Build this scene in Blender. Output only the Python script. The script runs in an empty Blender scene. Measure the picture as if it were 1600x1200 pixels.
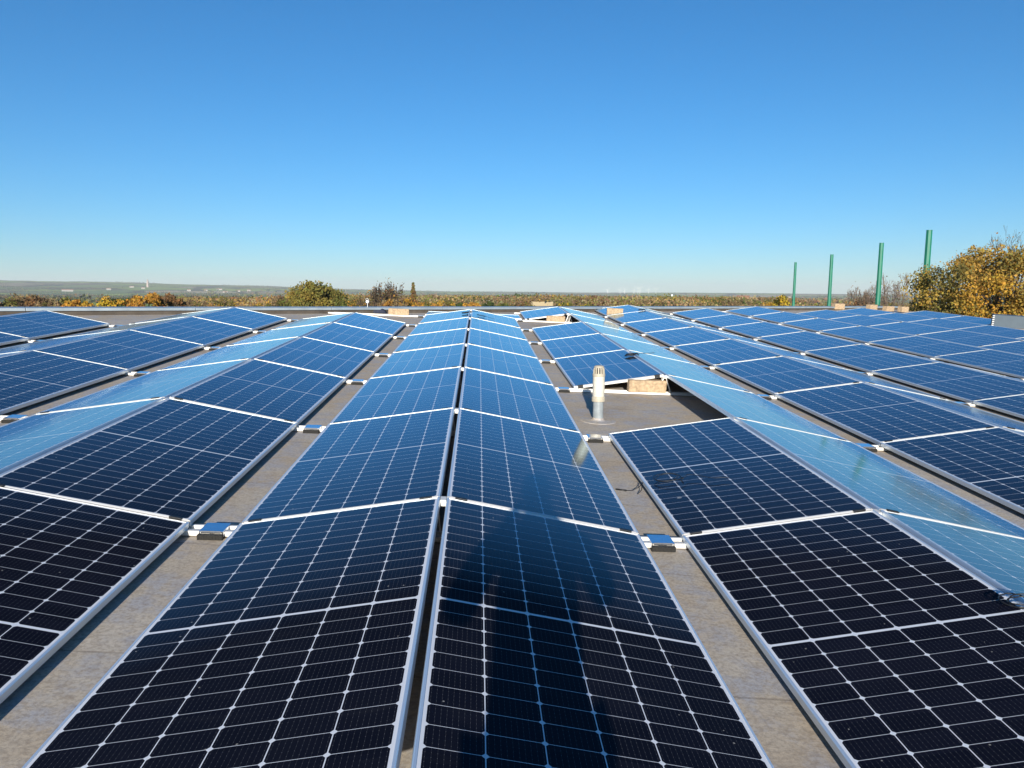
import bpy, bmesh, math, random
from mathutils import Vector, Matrix, Quaternion
scene = bpy.context.scene
COL = scene.collection
R = math.radians
rnd = random.Random(7)

# ------------------------------------------------------------------ camera
cam_d = bpy.data.cameras.new('camera'); cam = bpy.data.objects.new('camera', cam_d); COL.objects.link(cam)
cam_d.sensor_width = 36.0; cam_d.lens = 25.846; cam_d.clip_start = 0.02; cam_d.clip_end = 60000
MW = Matrix(((0.99898401, 0.04504792, -0.00127729), (-0.04454286, 0.9912963, 0.12388532), (0.00684695, -0.12370256, 0.9922957)))
rx, fw, up = MW.col[0], MW.col[1], MW.col[2]
cm = Matrix((rx, up, -fw)).transposed().to_4x4()
cm.translation = Vector((0.191048, -0.068523, 1.419634))
cam.matrix_world = cm
scene.camera = cam

# ------------------------------------------------------------------ sky, sun, exposure
SUN_EL = R(15.7); SUN_AZ = R(4.1)          # light travels towards +Y, 4.1 degrees clockwise
w = bpy.data.worlds.new('World'); scene.world = w; w.use_nodes = True
nt = w.node_tree; bg = nt.nodes['Background']
sky = nt.nodes.new('ShaderNodeTexSky'); sky.sky_type = 'NISHITA'; sky.sun_disc = False
sky.sun_elevation = SUN_EL; sky.sun_rotation = R(184.1)
sky.altitude = 0; sky.air_density = 1.0; sky.dust_density = 0.0; sky.ozone_density = 7.2
gm = nt.nodes.new('ShaderNodeGamma'); gm.inputs[1].default_value = 1.0
hs = nt.nodes.new('ShaderNodeHueSaturation'); hs.inputs['Saturation'].default_value = 1.08; hs.inputs['Hue'].default_value = 0.4945
nt.links.new(sky.outputs[0], gm.inputs[0]); nt.links.new(gm.outputs[0], hs.inputs['Color'])
nt.links.new(hs.outputs[0], bg.inputs[0]); bg.inputs[1].default_value = 0.087
sd = bpy.data.lights.new('sun', 'SUN'); sd.energy = 4.8; sd.angle = R(0.53); sd.color = (1.0, 0.93, 0.82)
sun = bpy.data.objects.new('sun', sd); COL.objects.link(sun)
ldir = Vector((math.sin(SUN_AZ) * math.cos(SUN_EL), math.cos(SUN_AZ) * math.cos(SUN_EL), -math.sin(SUN_EL)))
sun.rotation_euler = ldir.to_track_quat('-Z', 'Y').to_euler()
sun.location = (0, -30, 40)
scene.view_settings.view_transform = 'Standard'; scene.view_settings.look = 'None'
scene.view_settings.exposure = 0.6; scene.view_settings.gamma = 1.0
scene.cycles.volume_bounces = 1
scene.cycles.max_bounces = 8

# ------------------------------------------------------------------ helpers
# the roof falls gently: everything on it is laid out in the roof's own axes and turned by ROOF
ROOF = Matrix(((0.99933226, 0, 0.03653801), (0.00176157, 0.99883714, -0.04817966), (-0.03649552, 0.04821186, 0.99817017))).to_4x4()
PLUMB = ROOF.to_3x3().inverted().to_4x4()
ROOF_Z = -0.068

def link(o): COL.objects.link(o); return o
def tag(o, label=None, cat=None, group=None, kind=None):
    if label: o['label'] = label
    if cat: o['category'] = cat
    if group: o['group'] = group
    if kind: o['kind'] = kind
    return o
def thing(name, label, cat, m=None, group=None):
    o = link(bpy.data.objects.new(name, None)); o.empty_display_size = 0.2
    if m is not None: o.matrix_world = m
    return tag(o, label, cat, group)
def on_roof(x, y, z=0.0, rot=None):
    m = ROOF @ Matrix.Translation((x, y, z))
    return m @ rot.to_4x4() if rot is not None else m
def mesh_obj(name, verts, faces, mat, parent=None, m=None, smooth=False, mats=None, fmat=None):
    me = bpy.data.meshes.new(name); me.from_pydata(verts, [], faces)
    for mm in (mats or [mat]): me.materials.append(mm)
    if fmat: me.polygons.foreach_set('material_index', fmat)
    if smooth: me.polygons.foreach_set('use_smooth', [True] * len(me.polygons))
    me.update()
    o = link(bpy.data.objects.new(name, me))
    if parent: o.parent = parent
    if m is not None: o.matrix_basis = m
    return o
class MB:
    def __init__(s): s.v = []; s.f = []; s.m = []
    def add(s, vs, fs, mi=0):
        b = len(s.v); s.v += [tuple(v) for v in vs]; s.f += [tuple(i + b for i in f) for f in fs]; s.m += [mi] * len(fs)
    def box(s, x0, x1, y0, y1, z0, z1, mi=0, M=None, bev=0.0):
        if bev > 0:
            bm = bmesh.new(); bmesh.ops.create_cube(bm, size=1)
            for v in bm.verts:
                v.co = Vector(((x0 + x1) / 2 + v.co.x * (x1 - x0), (y0 + y1) / 2 + v.co.y * (y1 - y0), (z0 + z1) / 2 + v.co.z * (z1 - z0)))
            bmesh.ops.bevel(bm, geom=list(bm.edges), offset=bev, segments=2, affect='EDGES', profile=0.6)
            bm.verts.index_update()
            vs = [v.co.copy() for v in bm.verts]; fs = [[v.index for v in f.verts] for f in bm.faces]; bm.free()
        else:
            vs = [Vector(p) for p in ((x0, y0, z0), (x1, y0, z0), (x1, y1, z0), (x0, y1, z0), (x0, y0, z1), (x1, y0, z1), (x1, y1, z1), (x0, y1, z1))]
            fs = [(0, 3, 2, 1), (4, 5, 6, 7), (0, 1, 5, 4), (1, 2, 6, 5), (2, 3, 7, 6), (3, 0, 4, 7)]
        if M is not None: vs = [M @ v for v in vs]
        s.add(vs, fs, mi)
    def tube(s, pts, rad, n=6, mi=0, caps=True):
        pts = [Vector(p) for p in pts]; rings = []
        ref = None
        for i, p in enumerate(pts):
            d = (pts[min(i + 1, len(pts) - 1)] - pts[max(i - 1, 0)])
            d = d.normalized() if d.length > 1e-9 else Vector((0, 0, 1))
            if ref is None: ref = d.orthogonal().normalized()
            ref = (ref - d * ref.dot(d)); ref = ref.normalized() if ref.length > 1e-6 else d.orthogonal().normalized()
            b = d.cross(ref); r = rad[i] if isinstance(rad, (list, tuple)) else rad
            rings.append([p + (ref * math.cos(2 * math.pi * k / n) + b * math.sin(2 * math.pi * k / n)) * r for k in range(n)])
        vs = [v for rg in rings for v in rg]; fs = []
        for i in range(len(pts) - 1):
            for k in range(n):
                a = i * n + k; b2 = i * n + (k + 1) % n
                fs.append((a, b2, b2 + n, a + n))
        if caps:
            fs.append(tuple(range(n - 1, -1, -1))); fs.append(tuple((len(pts) - 1) * n + k for k in range(n)))
        s.add(vs, fs, mi)
    def lathe(s, prof, n=24, mi=0, c=(0, 0, 0)):
        vs = []; fs = []
        for r, z in prof:
            for k in range(n):
                a = 2 * math.pi * k / n; vs.append((c[0] + r * math.cos(a), c[1] + r * math.sin(a), c[2] + z))
        for i in range(len(prof) - 1):
            for k in range(n):
                a = i * n + k; b = i * n + (k + 1) % n
                fs.append((a, b, b + n, a + n))
        s.add(vs, fs, mi)
    def build(s, name, mat, parent=None, m=None, smooth=False, mats=None):
        return mesh_obj(name, s.v, s.f, mat, parent, m, smooth, mats, s.m if mats else None)

# ------------------------------------------------------------------ materials
def new_mat(name):
    m = bpy.data.materials.new(name); m.use_nodes = True
    return m, m.node_tree, m.node_tree.nodes['Principled BSDF']
def N(nt, typ, **kw):
    n = nt.nodes.new(typ)
    for k, v in kw.items(): setattr(n, k, v)
    return n
def math_n(nt, op, a, b=None, c=None):
    n = nt.nodes.new('ShaderNodeMath'); n.operation = op
    for i, x in enumerate((a, b, c)):
        if x is None: continue
        if isinstance(x, (int, float)): n.inputs[i].default_value = x
        else: nt.links.new(x, n.inputs[i])
    return n.outputs[0]
def mix_c(nt, fac, a, b):
    n = nt.nodes.new('ShaderNodeMix'); n.data_type = 'RGBA'
    for s, x in ((0, fac), (6, a), (7, b)):
        if isinstance(x, (int, float)): n.inputs[s].default_value = x
        elif isinstance(x, tuple): n.inputs[s].default_value = (*x, 1)
        else: nt.links.new(x, n.inputs[s])
    return n.outputs[2]
def ramp(nt, fac, stops):
    n = nt.nodes.new('ShaderNodeValToRGB'); e = n.color_ramp.elements
    while len(e) < len(stops): e.new(0.5)
    for el, (p, c) in zip(e, stops): el.position = p; el.color = (*c, 1)
    nt.links.new(fac, n.inputs[0]); return n.outputs[0]
def noise(nt, vec, scale, detail=4, rough=0.55):
    n = nt.nodes.new('ShaderNodeTexNoise'); n.inputs['Scale'].default_value = scale; n.inputs['Detail'].default_value = detail
    n.inputs['Roughness'].default_value = rough
    if vec is not None: nt.links.new(vec, n.inputs['Vector'])
    return n.outputs['Fac']
def obj_xyz(nt):
    tc = nt.nodes.new('ShaderNodeTexCoord'); sp = nt.nodes.new('ShaderNodeSeparateXYZ')
    nt.links.new(tc.outputs['Object'], sp.inputs[0]); return tc.outputs['Object'], sp.outputs
def bump(nt, bsdf, h, strength=0.3, dist=0.01):
    b = nt.nodes.new('ShaderNodeBump'); b.inputs['Strength'].default_value = strength; b.inputs['Distance'].default_value = dist
    nt.links.new(h, b.inputs['Height']); nt.links.new(b.outputs[0], bsdf.inputs['Normal'])

def simple(name, col, rough=0.6, metal=0.0, var=0.15, scale=8.0, bstr=0.0, spec=0.5):
    m, nt, b = new_mat(name); v, _ = obj_xyz(nt)
    n = noise(nt, v, scale)
    lo = tuple(c * (1 - var) for c in col); hi = tuple(min(1, c * (1 + var)) for c in col)
    nt.links.new(ramp(nt, n, [(0.3, lo), (0.7, hi)]), b.inputs['Base Color'])
    b.inputs['Roughness'].default_value = rough; b.inputs['Metallic'].default_value = metal
    b.inputs['Specular IOR Level'].default_value = spec
    if bstr: bump(nt, b, n, bstr)
    return m

# --- solar panel: 6 x 24 half cells behind glass
PW, PL, PT = 1.048, 2.286, 0.034         # slope width, length along the row, frame thickness
def cell_material():
    m, nt, b = new_mat('solar_cells'); v, s = obj_xyz(nt); x, y = s[0], s[1]
    mg = 0.0205; cx = (PW - 2 * mg) / 6; cgap = 0.013; cy = (PL - 2 * mg - cgap) / 24
    ax = math_n(nt, 'ADD', x, PW / 2 - mg)
    fu = math_n(nt, 'FRACT', math_n(nt, 'DIVIDE', ax, cx))
    du = math_n(nt, 'MULTIPLY', math_n(nt, 'MINIMUM', fu, math_n(nt, 'SUBTRACT', 1.0, fu)), cx)
    ay = math_n(nt, 'SUBTRACT', math_n(nt, 'ABSOLUTE', y), cgap / 2)
    fv = math_n(nt, 'FRACT', math_n(nt, 'DIVIDE', math_n(nt, 'ADD', ay, cy * 4), cy))
    dv = math_n(nt, 'MULTIPLY', math_n(nt, 'MINIMUM', fv, math_n(nt, 'SUBTRACT', 1.0, fv)), cy)
    l1 = math_n(nt, 'LESS_THAN', du, 0.0017); l2 = math_n(nt, 'LESS_THAN', dv, 0.00085)
    l3 = math_n(nt, 'LESS_THAN', math_n(nt, 'ADD', du, dv), 0.0115)
    l4 = math_n(nt, 'LESS_THAN', ay, 0.0)
    l5 = math_n(nt, 'GREATER_THAN', math_n(nt, 'ABSOLUTE', x), PW / 2 - mg)
    l6 = math_n(nt, 'GREATER_THAN', math_n(nt, 'ABSOLUTE', y), PL / 2 - mg)
    line = l1
    for q in (l2, l3, l4, l5, l6): line = math_n(nt, 'MAXIMUM', line, q)
    # ten thin busbars per cell, with dotted solder pads
    fb = math_n(nt, 'FRACT', math_n(nt, 'ADD', math_n(nt, 'MULTIPLY', fu, 10.0), 0.5))
    db = math_n(nt, 'ABSOLUTE', math_n(nt, 'SUBTRACT', fb, 0.5))
    bus = math_n(nt, 'LESS_THAN', math_n(nt, 'SUBTRACT', 0.5, db), 0.035)
    pad = math_n(nt, 'LESS_THAN', math_n(nt, 'FRACT', math_n(nt, 'MULTIPLY', fv, 5.0)), 0.16)
    busw = math_n(nt, 'MULTIPLY', bus, math_n(nt, 'ADD', 0.055, math_n(nt, 'MULTIPLY', pad, 0.24)))
    oi = N(nt, 'ShaderNodeObjectInfo')
    # each cell a hair different
    wn = N(nt, 'ShaderNodeTexWhiteNoise', noise_dimensions='3D')
    cb = N(nt, 'ShaderNodeCombineXYZ')
    nt.links.new(math_n(nt, 'FLOOR', math_n(nt, 'DIVIDE', ax, cx)), cb.inputs[0])
    nt.links.new(math_n(nt, 'FLOOR', math_n(nt, 'DIVIDE', math_n(nt, 'ADD', y, 3.0), cy)), cb.inputs[1])
    nt.links.new(oi.outputs['Random'], cb.inputs[2]); nt.links.new(cb.outputs[0], wn.inputs[0])
    cell = mix_c(nt, wn.outputs[0], (0.0050, 0.0052, 0.0100), (0.0078, 0.0080, 0.0150))
    wn2 = N(nt, 'ShaderNodeTexWhiteNoise', noise_dimensions='1D'); nt.links.new(oi.outputs['Random'], wn2.inputs['W'])
    cell = mix_c(nt, math_n(nt, 'MULTIPLY', wn2.outputs[0], 0.6), cell, (0.0055, 0.0050, 0.0075))
    c1 = mix_c(nt, busw, cell, (0.42, 0.42, 0.44))
    c2 = mix_c(nt, line, c1, (0.70, 0.72, 0.76))
    # dust: thin film, heavier along the lower edge, plus specks
    off = N(nt, 'ShaderNodeVectorMath', operation='ADD'); sc = N(nt, 'ShaderNodeVectorMath', operation='SCALE')
    cb2 = N(nt, 'ShaderNodeCombineXYZ'); nt.links.new(oi.outputs['Random'], cb2.inputs[0]); nt.links.new(oi.outputs['Random'], cb2.inputs[1])
    nt.links.new(cb2.outputs[0], sc.inputs[0]); sc.inputs['Scale'].default_value = 91.0
    nt.links.new(v, off.inputs[0]); nt.links.new(sc.outputs[0], off.inputs[1])
    dn = noise(nt, off.outputs[0], 2.2, 6, 0.65)
    film = ramp(nt, dn, [(0.42, (0, 0, 0)), (0.85, (0.006, 0.006, 0.006))])
    vor = N(nt, 'ShaderNodeTexVoronoi', feature='DISTANCE_TO_EDGE'); vor = N(nt, 'ShaderNodeTexVoronoi')
    vor.inputs['Scale'].default_value = 16.0; nt.links.new(off.outputs[0], vor.inputs['Vector'])
    patch = math_n(nt, 'GREATER_THAN', noise(nt, off.outputs[0], 3.0, 2), 0.52)
    speck = math_n(nt, 'MULTIPLY', math_n(nt, 'LESS_THAN', vor.outputs['Distance'], 0.055), math_n(nt, 'MULTIPLY', patch, 0.5))
    # a few bird droppings and dried rain marks, different on every module
    v2 = N(nt, 'ShaderNodeTexVoronoi'); v2.inputs['Scale'].default_value = 1.7; v2.inputs['Randomness'].default_value = 1.0
    wob_ = N(nt, 'ShaderNodeVectorMath', operation='ADD'); nz = N(nt, 'ShaderNodeTexNoise'); nz.inputs['Scale'].default_value = 34.0; nt.links.new(off.outputs[0], nz.inputs['Vector'])
    sc2 = N(nt, 'ShaderNodeVectorMath', operation='SCALE'); sc2.inputs['Scale'].default_value = 0.05; nt.links.new(nz.outputs['Color'], sc2.inputs[0])
    nt.links.new(off.outputs[0], wob_.inputs[0]); nt.links.new(sc2.outputs[0], wob_.inputs[1]); nt.links.new(wob_.outputs[0], v2.inputs['Vector'])
    sepc = N(nt, 'ShaderNodeSeparateColor'); nt.links.new(v2.outputs['Color'], sepc.inputs[0])
    drop = math_n(nt, 'MULTIPLY', math_n(nt, 'LESS_THAN', v2.outputs['Distance'], math_n(nt, 'MULTIPLY', sepc.outputs[1], 0.030)), math_n(nt, 'GREATER_THAN', sepc.outputs[0], 0.72))
    mps = N(nt, 'ShaderNodeMapping'); mps.inputs['Scale'].default_value = (1.3, 9.0, 1); nt.links.new(off.outputs[0], mps.inputs['Vector'])
    streak = ramp(nt, noise(nt, mps.outputs[0], 2.0, 5, 0.6), [(0.55, (0, 0, 0)), (0.80, (0.016, 0.016, 0.016))])
    dirt = math_n(nt, 'MAXIMUM', math_n(nt, 'ADD', film, math_n(nt, 'MULTIPLY', streak, oi.outputs['Random'])), math_n(nt, 'MAXIMUM', speck, math_n(nt, 'MULTIPLY', drop, 0.55)))
    base = mix_c(nt, dirt, c2, (0.50, 0.47, 0.42))
    rg = math_n(nt, 'MAXIMUM', math_n(nt, 'ADD', math_n(nt, 'MULTIPLY', dn, 0.08), 0.055), math_n(nt, 'MULTIPLY', speck, 1.6))
    bp_ = N(nt, 'ShaderNodeBump'); bp_.inputs['Strength'].default_value = 0.05; bp_.inputs['Distance'].default_value = 0.02
    nt.links.new(noise(nt, off.outputs[0], 1.1, 2), bp_.inputs['Height'])
    df = N(nt, 'ShaderNodeBsdfDiffuse'); nt.links.new(base, df.inputs['Color'])
    gl = N(nt, 'ShaderNodeBsdfGlossy'); gl.inputs['Color'].default_value = (0.75, 0.91, 1.0, 1)
    nt.links.new(rg, gl.inputs['Roughness']); nt.links.new(bp_.outputs[0], gl.inputs['Normal'])
    # anti-reflection glass: almost nothing comes back head on, a blue mirror at a glancing angle
    lw = N(nt, 'ShaderNodeLayerWeight'); lw.inputs['Blend'].default_value = 0.5
    f = math_n(nt, 'POWER', math_n(nt, 'MAXIMUM', math_n(nt, 'DIVIDE', math_n(nt, 'SUBTRACT', lw.outputs['Facing'], 0.58), 0.42), 0.0), 1.2)
    fac = math_n(nt, 'ADD', math_n(nt, 'MULTIPLY', f, 0.97), 0.016)
    fac = math_n(nt, 'MULTIPLY', fac, math_n(nt, 'SUBTRACT', 1.0, math_n(nt, 'MULTIPLY', line, 0.45)))
    mx = N(nt, 'ShaderNodeMixShader'); nt.links.new(fac, mx.inputs[0]); nt.links.new(df.outputs[0], mx.inputs[1]); nt.links.new(gl.outputs[0], mx.inputs[2])
    nt.links.new(mx.outputs[0], nt.nodes['Material Output'].inputs[0]); nt.nodes.remove(b)
    return m
M_cell = cell_material()
def frame_material(name, along_x, col=(0.80, 0.82, 0.85)):
    m, nt, b = new_mat(name); v, s = obj_xyz(nt)
    mp = N(nt, 'ShaderNodeMapping'); mp.inputs['Scale'].default_value = (3, 400, 400) if along_x else (400, 3, 400)
    nt.links.new(v, mp.inputs['Vector'])
    g = noise(nt, mp.outputs[0], 1.0, 2)
    nt.links.new(ramp(nt, g, [(0.3, tuple(c * 0.93 for c in col)), (0.7, col)]), b.inputs['Base Color'])
    b.inputs['Metallic'].default_value = 0.6; b.inputs['Roughness'].default_value = 0.42
    bump(nt, b, g, 0.12, 0.002)
    return m
M_frame_y = frame_material('anodised_aluminium_side_skytint', False, (0.73, 0.81, 0.88))  # long sides: blue of the reflected sky put into the base colour
M_frame_x = frame_material('anodised_aluminium_end_suntint', True, (0.80, 0.775, 0.73))  # same metal on the short ends, sunlit cream put into the colour
M_rail = simple('mill_aluminium', (0.82, 0.79, 0.73), 0.5, 0.35, 0.06, 20)
M_plate = simple('bright_aluminium_plate', (0.75, 0.79, 0.86), 0.12, 1.0, 0.05, 30)
M_rubber = simple('black_rubber', (0.02, 0.019, 0.017), 0.85, 0, 0.5, 160, 0.6)
M_clamp = simple('black_clamp', (0.015, 0.015, 0.016), 0.5, 0.2, 0.2, 60)
M_back = simple('white_backsheet', (0.6, 0.6, 0.6), 0.6, 0, 0.04, 5)
M_cable = simple('black_cable', (0.012, 0.012, 0.012), 0.45, 0, 0.2, 60)
M_concrete = simple('buff_concrete', (0.43, 0.31, 0.19), 0.9, 0, 0.32, 26, 0.5)
M_upvc = simple('cream_plastic', (0.60, 0.56, 0.47), 0.4, 0, 0.13, 16)
M_upvc_tan = simple('tan_plastic', (0.45, 0.395, 0.30), 0.5, 0, 0.08, 14)
M_pipe = simple('grey_pipe', (0.27, 0.30, 0.31), 0.42, 0, 0.22, 18)
M_void = simple('dark_inside', (0.02, 0.02, 0.02), 0.9)
M_green = simple('green_paint', (0.008, 0.17, 0.105), 0.5, 0, 0.12, 1.5)
M_white = simple('white_paint', (0.8, 0.8, 0.78), 0.5, 0, 0.04, 3)
M_crate = simple('blue_grey_board', (0.085, 0.115, 0.14), 0.7, 0, 0.08, 6)
M_bag = simple('navy_cloth', (0.02, 0.025, 0.05), 0.8, 0, 0.3, 30)
M_cap = simple('weathered_metal_capping', (0.36, 0.42, 0.46), 0.45, 0.4, 0.16, 3)
M_bark = simple('bark', (0.075, 0.052, 0.036), 0.95, 0, 0.35, 6, 0.5)
M_twig = simple('grey_brown_twig', (0.16, 0.115, 0.085), 0.95, 0, 0.25, 3)
M_roofwall = simple('rendered_wall', (0.45, 0.40, 0.34), 0.9, 0, 0.1, 1)

def roof_material():
    m, nt, b = new_mat('roof_membrane'); v, s = obj_xyz(nt); x, y = s[0], s[1]
    n1 = noise(nt, v, 0.9, 8, 0.62); n2 = noise(nt, v, 5.0, 7, 0.68)
    mp = N(nt, 'ShaderNodeMapping'); mp.inputs['Scale'].default_value = (5.0, 9.0, 1); mp.inputs['Rotation'].default_value = (0, 0, 0.5)
    nt.links.new(v, mp.inputs['Vector']); n3 = noise(nt, mp.outputs[0], 3.6, 9, 0.75); n4 = noise(nt, v, 60.0, 4, 0.7)
    base = ramp(nt, n1, [(0.32, (0.40, 0.33, 0.25)), (0.45, (0.49, 0.405, 0.30)), (0.56, (0.50, 0.44, 0.355)), (0.68, (0.57, 0.51, 0.43))])
    grey = mix_c(nt, ramp(nt, n2, [(0.46, (0, 0, 0)), (0.60, (0.8, 0.8, 0.8))]), base, (0.39, 0.39, 0.41))
    fine = mix_c(nt, ramp(nt, n3, [(0.50, (0, 0, 0)), (0.64, (0.45, 0.45, 0.45))]), grey, (0.25, 0.195, 0.145))
    fine = mix_c(nt, ramp(nt, n4, [(0.40, (0.45, 0.45, 0.45)), (0.55, (0, 0, 0))]), fine, (0.24, 0.19, 0.15))
    ny = math_n(nt, 'ADD', y, math_n(nt, 'MULTIPLY', noise(nt, v, 0.8, 3), 0.22))
    # lapped joints of the membrane sheets
    f1 = math_n(nt, 'ABSOLUTE', math_n(nt, 'SUBTRACT', math_n(nt, 'FRACT', math_n(nt, 'DIVIDE', math_n(nt, 'ADD', ny, math_n(nt, 'MULTIPLY', x, 0.10)), 1.02)), 0.5))
    f2 = math_n(nt, 'ABSOLUTE', math_n(nt, 'SUBTRACT', math_n(nt, 'FRACT', math_n(nt, 'DIVIDE', math_n(nt, 'ADD', x, 0.9), 7.9)), 0.5))
    j = math_n(nt, 'MAXIMUM', math_n(nt, 'LESS_THAN', f1, 0.006), math_n(nt, 'LESS_THAN', f2, 0.0011))
    jj = math_n(nt, 'MULTIPLY', j, math_n(nt, 'MULTIPLY', math_n(nt, 'SUBTRACT', noise(nt, v, 2.0, 4), 0.25), 1.3))
    nt.links.new(mix_c(nt, jj, fine, (0.15, 0.12, 0.095)), b.inputs['Base Color'])
    b.inputs['Roughness'].default_value = 0.86; b.inputs['Specular IOR Level'].default_value = 0.3
    lap = math_n(nt, 'ADD', math_n(nt, 'MULTIPLY', n2, 0.5), math_n(nt, 'ADD', math_n(nt, 'MULTIPLY', n3, 0.4), math_n(nt, 'MULTIPLY', j, -0.5)))
    bump(nt, b, lap, 0.5, 0.008)
    return m
M_roof = roof_material()

def leaf_material(name):
    m, nt, b = new_mat(name)
    at = N(nt, 'ShaderNodeAttribute', attribute_name='tone')
    nt.links.new(at.outputs['Color'], b.inputs['Base Color'])
    b.inputs['Roughness'].default_value = 0.75; b.inputs['Specular IOR Level'].default_value = 0.25
    tr = N(nt, 'ShaderNodeBsdfTranslucent'); nt.links.new(at.outputs['Color'], tr.inputs['Color'])
    mx = N(nt, 'ShaderNodeMixShader'); mx.inputs[0].default_value = 0.25
    nt.links.new(b.outputs[0], mx.inputs[1]); nt.links.new(tr.outputs[0], mx.inputs[2])
    nt.links.new(mx.outputs[0], nt.nodes['Material Output'].inputs[0])
    return m
M_leaf = leaf_material('autumn_leaves')

def land_material():
    m, nt, b = new_mat('farmland'); v, s = obj_xyz(nt)
    mp = N(nt, 'ShaderNodeMapping'); mp.inputs['Scale'].default_value = (1 / 520.0, 1 / 700.0, 0); mp.inputs['Rotation'].default_value = (0, 0, 0.35)
    nt.links.new(v, mp.inputs['Vector'])
    vo = N(nt, 'ShaderNodeTexVoronoi'); vo.inputs['Scale'].default_value = 1.0; nt.links.new(mp.outputs[0], vo.inputs['Vector'])
    sp = N(nt, 'ShaderNodeSeparateColor'); nt.links.new(vo.outputs['Color'], sp.inputs[0])
    fld = ramp(nt, sp.outputs[0], [(0.0, (0.22, 0.30, 0.04)), (0.22, (0.27, 0.34, 0.045)), (0.24, (0.44, 0.35, 0.22)), (0.38, (0.36, 0.30, 0.16)), (0.40, (0.10, 0.16, 0.045)), (0.52, (0.14, 0.19, 0.05)), (0.54, (0.28, 0.33, 0.05)), (0.76, (0.21, 0.28, 0.045)), (0.78, (0.22, 0.16, 0.10)), (0.88, (0.28, 0.22, 0.13)), (0.90, (0.30, 0.33, 0.12)), (1.0, (0.27, 0.33, 0.09))])
    ve = N(nt, 'ShaderNodeTexVoronoi', feature='DISTANCE_TO_EDGE'); ve.inputs['Scale'].default_value = 1.0; nt.links.new(mp.outputs[0], ve.inputs['Vector'])
    hedge = math_n(nt, 'LESS_THAN', ve.outputs['Distance'], math_n(nt, 'MULTIPLY', noise(nt, v, 0.006, 3), 0.11))
    c = mix_c(nt, hedge, fld, (0.055, 0.050, 0.022))
    wood = ramp(nt, noise(nt, v, 0.0016, 5, 0.6), [(0.57, (0, 0, 0)), (0.61, (1, 1, 1))])
    c = mix_c(nt, wood, c, mix_c(nt, noise(nt, v, 0.03, 4), (0.05, 0.055, 0.022), (0.13, 0.085, 0.04)))
    nt.links.new(c, b.inputs['Base Color']); b.inputs['Roughness'].default_value = 0.95; b.inputs['Specular IOR Level'].default_value = 0.1
    return m
M_land = land_material()

# ------------------------------------------------------------------ land, sky haze, roof
def smooth(a, b, t):
    t = max(0.0, min(1.0, (t - a) / (b - a))); return t * t * (3 - 2 * t)
HILL = [(-60, .45), (-40, .52), (-32, .535), (-28.6, .505), (-24.8, .464), (-20.8, .40), (-16.5, .325), (-12, .225), (-7.25, .095), (-2.4, .03), (4, .02), (12, .03), (16, .06), (19.4, .07), (24, .03), (30, .05), (38, .08), (60, .2)]
def hill_angle(az):
    if az <= -60 or az >= 60: return 0.3
    for (a0, v0), (a1, v1) in zip(HILL, HILL[1:]):
        if a0 <= az <= a1:
            t = (az - a0) / (a1 - a0); return v0 + (v1 - v0) * t
    return 0.2
def wob(az, r): return math.sin(az * 1.7 + r * .0011) * .35 + math.sin(az * 0.63 + 1.3 + r * .0004) * .4 + math.sin(az * 4.1 + r * .0023) * .15
PROF = [(0, -11), (140, -11), (300, -12.5), (700, -15.5), (1500, -21), (3500, -29), (6000, -34), (15000, -36)]
def ground(az, r):
    z = PROF[-1][1]
    for (a, za), (b2, zb) in zip(PROF, PROF[1:]):
        if a <= r <= b2: z = za + (zb - za) * (r - a) / (b2 - a); break
    if r > 3200:
        top = 1.4 + 9500 * math.tan(R(hill_angle(az)))
        z += (top + 36) * smooth(3600, 9500, r) * (1 + 0.05 * wob(az, r)) * (1 - .3 * smooth(10500, 14500, r))
    if r > 900: z += wob(az, r * 1.3) * min(3.0, r * .0006)
    return z
def pol(az, r, z=None):
    a = R(az); return Vector((math.sin(a) * r, math.cos(a) * r, ground(az, r) if z is None else z))
azs = [i * 0.5 for i in range(-100, 101)] + [50 + 10 * i for i in range(1, 26)] + [305]
azs = sorted(set(a if a <= 180 else a - 360 for a in azs))
rs = [4, 60, 140, 220, 300, 420, 560, 700, 900, 1100, 1300, 1500, 1800, 2100, 2500, 3000, 3500, 4000, 4500, 5000, 5500, 6000, 6600, 7200, 7800, 8400, 9000, 9500, 10000, 10800, 12000, 13500]
vs = [tuple(pol(a, r)) for r in rs for a in azs]; n = len(azs)
fs = [(i * n + k, i * n + (k + 1) % n, (i + 1) * n + (k + 1) % n, (i + 1) * n + k) for i in range(len(rs) - 1) for k in range(n)]
vs.append((0, 0, -11)); fs += [(len(vs) - 1, (k + 1) % n, k) for k in range(n)]
land = mesh_obj('terrain', vs, fs, M_land, smooth=True); land['kind'] = 'structure'

mb = MB(); mb.box(-14500, 14500, -14500, 14500, -46, 175)
hz_m = bpy.data.materials.new('air_haze'); hz_m.use_nodes = True
for nn in list(hz_m.node_tree.nodes):
    if nn.type == 'BSDF_PRINCIPLED': hz_m.node_tree.nodes.remove(nn)
pv = hz_m.node_tree.nodes.new('ShaderNodeVolumePrincipled'); pv.inputs['Color'].default_value = (0.90, 0.95, 1.0, 1); pv.inputs['Density'].default_value = 0.00007
pv.inputs['Anisotropy'].default_value = 0.0
hz_m.node_tree.links.new(pv.outputs[0], hz_m.node_tree.nodes['Material Output'].inputs['Volume'])
haze = mb.build('haze', hz_m); haze['kind'] = 'stuff'

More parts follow.
